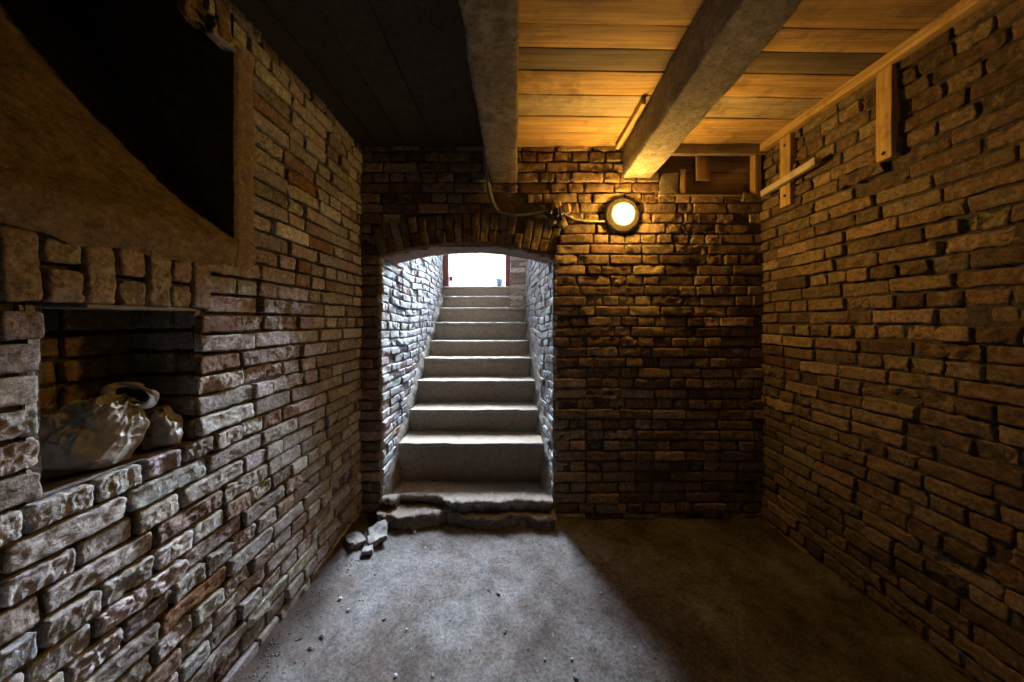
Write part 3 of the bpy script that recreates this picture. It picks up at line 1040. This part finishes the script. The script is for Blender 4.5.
jag_slab([(DX0 + 0.005, 2.02), (-0.73, 2.00), (-0.71, 2.06), (-0.55, 2.07), (-0.46, 2.04), (-0.40, 1.99), (-0.1, 1.985), (0.1, 2.00), (DX1 - 0.005, 1.985)],
         2.30, -0.01, 0.146, (0.27, 0.235, 0.205), 0.022, 1.0).build('step', M['concrete'], stair)
jag_slab([(DX0 - 0.0, 1.965), (-0.68, 1.935), (-0.56, 1.955), (-0.46, 1.975), (-0.385, 2.03)], 2.16, -0.012, 0.082, (0.24, 0.20, 0.175), 0.022, 4.0).build('broken_edge', M['concrete'], stair)
jag_slab([(-0.40, 2.02), (-0.28, 1.955), (-0.10, 1.945), (-0.02, 1.985), (0.07, 1.98), (0.12, 1.945), (DX1 + 0.01, 1.95)], 2.12, -0.014, 0.066, (0.22, 0.19, 0.17), 0.020, 9.0).build('broken_edge', M['concrete'], stair)

# mortar skirts closing the gap between step ends and walls
for sgn in (0, 1):
    yy_ = np.arange(2.06, 4.02, 0.012)
    zt_ = np.interp(yy_, NOSE_Y, NOSE_Z) - 0.085 + 0.035 * fbm(np.stack([yy_ * 9, yy_ * 0 + sgn * 5, yy_ * 0], -1), 3, 3)
    zt_ = np.minimum(zt_, np.interp(yy_, [2.06, 2.25, 2.4], [0.16, 0.36, 2.0]))
    wx = np.array([lx(v) if sgn == 0 else rx(v) for v in yy_])
    dr = 1 if sgn == 0 else -1
    rows_ = []
    for (o_, dz_) in ((-0.03, 0.055), (0.0, 0.040), (0.018, 0.015), (0.036, -0.01), (0.050, -0.05), (0.052, -0.12), (0.052, -0.32)):
        q_ = np.stack([wx + dr * o_, yy_, zt_ + dz_], -1)
        q_ = q_ + 0.014 * np.stack([fbm(q_ * 26, 3 + j, 4) for j in range(3)], -1) * np.array([0.5, 0, 1])
        rows_.append(q_)
    mb = MB()
    grid(mb, np.stack(rows_ if sgn == 0 else rows_[::-1], 0), (0.19, 0.165, 0.14))
    mb.build('mortar_skirt', M['concrete'], stair)

# whitewashed walls of the stair well
WT = 4.40
uL = np.array([-0.030, 1.0, 0]); uL /= np.linalg.norm(uL)
FSL = ((DX0 + 0.012, YB, 0), uL, (0, 0, 1), (uL[1], -uL[0], 0))
mb = MB()
cen, half, ang = courses(0.004, 2.14, -0.02, WT, lambda v: [(-1, 0.09)] if v > 1.60 else [], seed=61, H=0.056, L=0.185, J=0.008)
bricks(mb, cen, half, ang, FSL, pick_cols(len(cen), PAL_W, 0.05), ni=8, nj=4, rough=1.5, wave=0.02, relief=0.004, seed=14)
backing(mb, FSL, 0.02, 2.16, -0.05, WT, nohole, col=(0.30, 0.27, 0.25), seed=18, off=-0.010)
struct(mb.build('wall_stair_left', [M['lime'], M['mortar']]), 'whitewashed brick wall on the left of the steps', 'wall')
uR = np.array([-0.064, 1.0, 0]); uR /= np.linalg.norm(uR)
FSR = ((DX1, YB, 0), uR, (0, 0, 1), (-uR[1], uR[0], 0))
mb = MB()
cen, half, ang = courses(0.004, 1.70, -0.02, WT, lambda v: [(-1, 0.09)] if v > 1.60 else [], seed=63, H=0.056, L=0.185, J=0.008)
bricks(mb, cen, half, ang, FSR, pick_cols(len(cen), PAL_W, 0.05), ni=8, nj=4, rough=1.5, wave=0.025, relief=0.005, seed=16)
backing(mb, FSR, 0.02, 2.16, -0.05, WT, nohole, col=(0.30, 0.27, 0.25), seed=19, off=-0.010)
# bare pier beside the top steps
FP = ((0, 3.72, 0), (1, 0, 0), (0, 0, 1), (0, -1, 0))
cen, half, ang = courses(-0.052, rx(3.72) + 0.02, 1.25, WT, none, seed=65)
bricks(mb, cen, half, ang, FP, pick_cols(len(cen), PAL_P), ni=8, nj=4, rough=2.2, relief=0.007, mat=2, seed=17)
backing(mb, FP, -0.055, rx(3.72) + 0.03, 1.2, WT, nohole, col=(0.40, 0.33, 0.28), seed=20, off=-0.006)
FP2 = ((-0.052, 3.72, 0), (0, 1, 0), (0, 0, 1), (-1, 0, 0))
cen, half, ang = courses(0.004, 0.42, 1.25, WT, none, seed=66)
bricks(mb, cen, half, ang, FP2, pick_cols(len(cen), PAL_P), ni=8, nj=4, rough=2.0, mat=2, seed=17)
backing(mb, FP2, 0.0, 0.44, 1.2, WT, nohole, col=(0.40, 0.33, 0.28), seed=21, off=-0.006)
struct(mb.build('wall_stair_right', [M['lime'], M['mortar'], M['plaster']]), 'whitewashed brick wall and bare pier on the right of the steps', 'wall')
# sloping roof of the stair well
mb = MB()
a, b_ = np.linspace(-0.98, 0.36, 30), np.linspace(0, 1, 40)
A, B_ = np.meshgrid(a, b_, indexing='ij')
Yv = YB + 0.245 + B_ * (4.10 - YB - 0.245)
Zv = 1.83 + B_ * 2.30
q = np.stack([A, Yv, Zv], -1)
q[..., 2] += 0.006 * fbm(q * 9, 3, 3)
grid(mb, q, (0.22, 0.20, 0.18))
struct(mb.build('ceiling_stair', M['plaster']), 'pale sloping soffit over the steps', 'ceiling')

# door frame at the top
fr_ = thing('door_frame', (-0.46, 4.08, 1.64), 'red-brown door posts framing the bright opening above the top step', 'door frame')
for (x0, x1) in ((-0.878, -0.812), (-0.116, -0.054)):
    mb = MB()
    rbox(mb, ((x0 + x1) / 2, 4.08, 2.855), (x1 - x0, 0.07, 2.42), 0.004, 0.06, 0.001, 8)
    mb.build('post', M['red'], fr_)
mb = MB()
rbox(mb, (-0.463, 4.08, 4.085), (0.82, 0.07, 0.07), 0.004, 0.06, 0.001, 8)
mb.build('head_rail', M['red'], fr_)
mb = MB()
rbox(mb, (-0.795, 4.125, 1.743), (0.034, 0.02, 0.056), 0.004, 0.02)
mb.build('hinge', M['iron'], fr_)

# outside: yard, pale wall, open gate leaf, pot
def plane(name, pts, mat, label=None, cat=None, col=(0.8, 0.8, 0.8)):
    mb = MB()
    mb.add(pts, [(0, 1, 2, 3)], col)
    return struct(mb.build(name, mat), label, cat)


mb = MB()
A, B_ = np.meshgrid(np.linspace(-6, 6, 40), np.linspace(4.12, 9.2, 40), indexing='ij')
q = np.stack([A, B_, A * 0 + 1.60], -1)
q[..., 2] += 0.02 * fbm(q * 2, 4, 3)
grid(mb, q, (0.5, 0.5, 0.48))
struct(mb.build('ground_yard', M['concrete']), 'pale yard outside the top of the steps', 'ground')
mb = MB()
for k in range(24):
    rbox(mb, (-5.6 + k * 0.48, 9.0, 2.30), (0.472, 0.06, 1.5), 0.006, 0.3, 0.002, 5)
struct(mb.build('wall_yard', M['white']), 'white boarded yard wall seen through the doorway', 'wall')
pot = thing('flower_pot', (px(499.5, 287, 4.7)[0], 4.7, 1.705), 'small blue pot standing outside on a dark low block by the door post', 'pot')
mb = MB()
lathe(mb, [(0.0, 0.0), (0.030, 0.0), (0.034, 0.008), (0.046, 0.085), (0.052, 0.090), (0.052, 0.105), (0.045, 0.107), (0.040, 0.08), (0.0, 0.08)], (px(499.5, 287, 4.7)[0], 4.7, 1.705), np.eye(3), 28)
mb.build('bowl', M['blue'], pot)
mb = MB()
rbox(mb, (px(499.5, 287, 4.7)[0] - 0.01, 4.7, 1.655), (0.16, 0.14, 0.10), 0.004, 0.04)
tag(mb.build('stone_block', M['iron']), 'dark low block under the small blue pot outside', 'block')

# unseen shell added to block sky light, open at the head of the steps
mb = MB()
X0, X1, Y0, Y1, Z0, Z1 = -2.2, 2.0, YF - 0.15, 4.13, -0.12, 4.50
c8 = lambda x, y, z: (x, y, z)
mb.add([(X0, Y0, Z0), (X1, Y0, Z0), (X1, Y1, Z0), (X0, Y1, Z0), (X0, Y0, Z1), (X1, Y0, Z1), (X1, Y1, Z1), (X0, Y1, Z1)],
       [(0, 1, 2, 3), (4, 7, 6, 5), (0, 4, 5, 1), (1, 5, 6, 2), (3, 7, 4, 0)])
dx0, dx1, dz0, dz1 = -0.875, -0.052, 1.60, 4.12
mb.add([(X0, Y1, Z0), (dx0, Y1, Z0), (dx0, Y1, Z1), (X0, Y1, Z1)], [(0, 1, 2, 3)])
mb.add([(dx1, Y1, Z0), (X1, Y1, Z0), (X1, Y1, Z1), (dx1, Y1, Z1)], [(0, 1, 2, 3)])
mb.add([(dx0, Y1, Z0), (dx1, Y1, Z0), (dx1, Y1, dz0), (dx0, Y1, dz0)], [(0, 1, 2, 3)])
mb.add([(dx0, Y1, dz1), (dx1, Y1, dz1), (dx1, Y1, Z1), (dx0, Y1, Z1)], [(0, 1, 2, 3)])
struct(mb.build('light_shell', M['shell_brown'], smooth=False))

# ================================================================== bags in the niche
def sack(mb, c, rad, axis, seed, npl=34, n=170, fold=0.13, zmin=-0.06):
    '''thin plastic sack: faceted by random dents, with folds running towards its gathered top'''
    rs = np.random.default_rng(seed)
    t1, t2 = np.meshgrid(np.linspace(0.0, PI, n), np.linspace(0, 2 * PI, 2 * n), indexing='ij')
    S = np.stack([np.sin(t1) * np.cos(t2), np.sin(t1) * np.sin(t2), np.cos(t1)], -1)
    nn = rs.normal(0, 1, (npl, 3))
    nn /= np.linalg.norm(nn, axis=1, keepdims=True)
    dd = rs.uniform(0.74, 1.02, npl)
    W = S + 0.10 * np.stack([vnoise(S * 2.6 + seed + j * 9, 3 + j) for j in range(3)], -1)
    dots = W @ nn.T
    ratio = np.where(dots > 0.05, dd / np.maximum(dots, 0.05), 9)
    R_ = -np.log(np.exp(-26 * ratio).sum(-1) + math.exp(-26 * 1.12)) / 26
    # folds
    ax_ = np.array(axis, dtype=float)
    ax_ /= np.linalg.norm(ax_)
    b1 = np.cross(ax_, [0.3, 0.9, 0.1]); b1 /= np.linalg.norm(b1)
    b2 = np.cross(ax_, b1)
    ca = S @ ax_
    ph = np.stack([S @ b1, S @ b2], -1)
    ph /= np.linalg.norm(ph, axis=-1, keepdims=True) + 1e-6
    f = vnoise(np.concatenate([ph * 2.6, ca[..., None] * 0.9 + seed], -1), 4)
    f2 = vnoise(np.concatenate([ph * 6.5, ca[..., None] * 1.6 + seed], -1), 5)
    w = np.clip(0.35 + 0.65 * ca, 0, 1)
    R_ = R_ + fold * w * ((1 - 2.2 * np.abs(f)) + 0.45 * (1 - 2.2 * np.abs(f2)))
    cr = 1 - 2.4 * np.abs(vnoise(W * 4.2 + seed, 14)); cr2 = 1 - 2.4 * np.abs(vnoise(W * 8.5 + seed, 15))
    up_ = np.clip(0.45 + 0.8 * S[..., 2], 0.1, 1)
    R_ = R_ + up_ * (0.060 * np.clip(cr, -1, 1) + 0.022 * np.clip(cr2, -1, 1))
    R_ = R_ + 0.10 * np.clip(ca - 0.72, 0, 1) / 0.28
    P = S * R_[..., None] * np.array(rad)
    P[..., 2] = np.maximum(P[..., 2], zmin + 0.004 * vnoise(P * 40, 3))
    P = P + np.array(c)
    P[:, -1] = P[:, 0]
    grid(mb, P)


bag = thing('plastic_bag', (-1.03, 0.82, NZ0), 'large crumpled translucent plastic bag with a loop handle, in the niche', 'bag')
mb = MB()
sack(mb, (-1.035, 0.810, NZ0 + 0.066), (0.080, 0.098, 0.105), (0.25, 0.55, 0.8), 3, zmin=-0.060)
mb.build('sack', M['bag'], bag)
mb = MB()
th_, rr_ = np.meshgrid(np.linspace(0, 2 * PI, 60), np.linspace(0, 1, 9), indexing='ij')
ro = 0.041 + 0.009 * np.cos(2 * th_ + 0.9) + 0.007 * vnoise(np.stack([np.cos(th_) * 2, np.sin(th_) * 2, th_ * 0], -1), 3)
ri = 0.025 + 0.006 * np.cos(2 * th_ + 0.9) + 0.004 * vnoise(np.stack([np.cos(th_) * 2, np.sin(th_) * 2, th_ * 0 + 4], -1), 3)
ro[-1], ri[-1] = ro[0], ri[0]
rad_ = ri + (ro - ri) * rr_
hx, hz = rad_ * np.cos(th_), rad_ * np.sin(th_) * 0.95
wv = 0.010 * vnoise(np.stack([np.cos(th_) * 2.2, np.sin(th_) * 2.2, rr_ * 1.2], -1), 6) + 0.004 * np.sin(rr_ * PI)
H_ = np.stack([-0.990 + 0.60 * hx + 0.75 * wv - 0.25 * hz, 0.858 + 0.78 * hx - 0.6 * wv, NZ0 + 0.163 + hz], -1)
grid(mb, H_)
mb.build('handle', M['bag'], bag)
mb = MB()
sack(mb, (-1.000, 0.937, NZ0 + 0.040), (0.050, 0.041, 0.060), (0.2, 0.9, 0.35), 12, npl=18, n=90, fold=0.10, zmin=-0.036)
tag(mb.build('plastic_bag', M['bag']), 'smaller crumpled bag lying right of the big one in the niche', 'bag')
mb = MB()
rbox(mb, (-1.100, 0.693, NZ0 + 0.056), (0.080, 0.046, 0.108), 0.003, 0.02, 0.0015, 20)
tag(mb.build('small_box', M['card']), 'small dark box behind the left edge of the niche', 'box')

# ================================================================== loose stones
def rock_mesh(name, mat, seed, flat=0.7, ang=0.5):
    mb_ = MB()
    t1, t2 = np.meshgrid(np.linspace(0, PI, 12), np.linspace(0, 2 * PI, 19), indexing='ij')
    S = np.stack([np.sin(t1) * np.cos(t2), np.sin(t1) * np.sin(t2), np.cos(t1)], -1)
    R_ = 1 + ang * vnoise(S * 1.4 + seed, 3) + 0.2 * vnoise(S * 3.3 + seed, 4)
    R_[:, -1] = R_[:, 0]
    P = S * R_[..., None] * np.array([1, 0.8, flat])
    grid(mb_, P)
    return mb_.build(name, mat)


pebs = []
rd = random.Random(4)
for k in range(5):
    pebs.append(rock_mesh('pebble', M['stone'] if k < 3 else M['pale_stone'], 3.0 + k * 7))
spots = [(505, 631, 0.010), (384, 619, 0.009), (498, 594, 0.009), (406, 631, 0.008), (348, 611, 0.009), (322, 637, 0.010), (418, 606, 0.006), (576, 678, 0.010), (601, 594, 0.008), (635, 649, 0.007), (655, 659, 0.007), (430, 600, 0.007), (453, 545, 0.007), (414, 533, 0.012), (425, 548, 0.006), (488, 590, 0.006), (411, 650, 0.007), (433, 677, 0.008), (360, 600, 0.006), (395, 676, 0.008), (470, 650, 0.006), (528, 650, 0.006), (545, 660, 0.006), (590, 560, 0.006), (572, 660, 0.007), (545, 620, 0.005), (450, 620, 0.006), (375, 575, 0.007), (349, 570, 0.008), (340, 600, 0.009), (310, 650, 0.010), (300, 640, 0.008)]
for i, (x_, y_, r_) in enumerate(spots):
    Y_ = 1.23 * 332 / (y_ - 320)
    X_ = (x_ - 515) * Y_ / 332
    base = pebs[i % 5]
    o = base if i < 5 else base.copy()
    if i >= 5:
        COL.objects.link(o)
    pale = i % 5 >= 3
    o.location = (X_, Y_, floor_z(X_, Y_) + r_ * 0.35)
    o.scale = (r_ * 0.9,) * 3
    o.rotation_euler = (0, 0, rd.uniform(0, 6))
    tag(o, 'tiny pale pebble lying on the daylit floor' if pale else 'tiny grey pebble lying on the daylit floor', 'pebble', 'pale pebbles on the floor' if pale else 'grey pebbles on the floor')

mb = MB()
n_g = 1500
for k in range(n_g):
    if k % 3 == 0:
        X_ = XL + 0.03 + abs(rd.gauss(0, 0.07))
    elif k % 3 == 1:
        X_ = rd.uniform(XL, XR - 0.03)
    else:
        X_ = rd.uniform(-0.8, 0.5)
    Y_ = rd.uniform(0.6, 1.98)
    r_ = rd.uniform(0.0012, 0.0036) * (1.5 if k % 3 == 0 else 1)
    if (Y_ > 1.88 and X_ < DX1 + 0.05) or (Y_ > 1.70 and X_ < -0.70):
        continue
    z_ = floor_z(X_, Y_)
    vs = np.array([(1, 0, 0), (0, 1, 0), (-1, 0, 0), (0, -1, 0), (0, 0, 1), (0, 0, -1)], dtype=float) * r_ * (1 + 0.4 * rng.uniform(-1, 1, (6, 1)))
    mb.add(vs + np.array([X_, Y_, z_ + 0.3 * r_]), [(0, 1, 4), (1, 2, 4), (2, 3, 4), (3, 0, 4), (1, 0, 5), (2, 1, 5), (3, 2, 5), (0, 3, 5)])
tag(mb.build('gravel', M['stone'], smooth=False), 'fine grit scattered over the cellar floor', 'grit', kind='stuff')


def shard(c, size, rot, label, seed):
    mb_ = MB()
    rbox(mb_, (0, 0, 0), size, 0.004, 0.007, 0.014, 18, 0.005, 60, rot=rot, col=(0.19, 0.18, 0.172), seed=seed)
    o = mb_.build('plaster_chunk', M['concrete'])
    o.location = c
    return tag(o, label, 'rubble')


shard((-0.765, 1.850, 0.036), (0.095, 0.13, 0.03), rotx(0.18) @ roty(-0.12) @ rotz(0.5), 'flat pale broken plaster slab by the left foot of the steps', 2)
shard((-0.868, 1.795, 0.040), (0.085, 0.08, 0.035), roty(0.3) @ rotz(0.9), 'broken plaster chunk against the left wall, nearest the corner', 5)
shard((-0.775, 1.745, 0.018), (0.05, 0.045, 0.028), rotz(0.3), 'small broken plaster piece on the floor below the flat pale slab', 8)

# ================================================================== camera, light, world
cam = bpy.data.cameras.new('camera')
cam.sensor_width = 36.0
cam.lens = 332.0 / 1024 * 36.0
cam.shift_x = -3.0 / 1024
cam.shift_y = -21.0 / 1024 * -1 * -1
cam.clip_start = 0.02
co_ = bpy.data.objects.new('camera', cam)
co_.location = (0, 0, 1.23)
co_.rotation_euler = (PI / 2, 0, 0)
COL.objects.link(co_)
sc.camera = co_

pl = bpy.data.lights.new('doorway_daylight', 'AREA')
pl.shape = 'RECTANGLE'
pl.size, pl.size_y = 0.80, 2.48
pl.cycles.is_portal = True
po = bpy.data.objects.new('doorway_daylight', pl)
po.location = (-0.463, 4.135, 2.87)
po.rotation_euler = (-PI / 2, 0, 0)
COL.objects.link(po)

for (nm, en, el, ang_) in (('hazy_sun', SUN, SUN_EL, SUN_ANG), ('low_fill_sun', SUN * 1.3, 21.0, 28.0)):  # second, lower sun lamp is added to brighten the left wall
    sl = bpy.data.lights.new(nm, 'SUN')
    sl.energy = en
    sl.color = SKY_COL
    sl.angle = math.radians(ang_)
    so = bpy.data.objects.new(nm, sl)
    so.location = (-0.3, 12, 8 if el > 30 else 5)
    so.rotation_euler = (-(PI / 2 - math.radians(el)), 0, 0)
    COL.objects.link(so)

wd = bpy.data.worlds.new('sky')
sc.world = wd
wd.use_nodes = True
bg = wd.node_tree.nodes['Background']
bg.inputs['Color'].default_value = (*SKY_COL, 1)
bg.inputs['Strength'].default_value = SKY

sc.view_settings.view_transform = 'Standard'
sc.view_settings.look = 'None'
sc.view_settings.exposure = EXPOSURE
sc.view_settings.gamma = 1.0
sc.view_settings.use_curve_mapping = False
sc.cycles.use_denoising = True
sc.cycles.max_bounces = 8
sc.cycles.diffuse_bounces = 1
sc.cycles.sample_clamp_indirect = 6.0
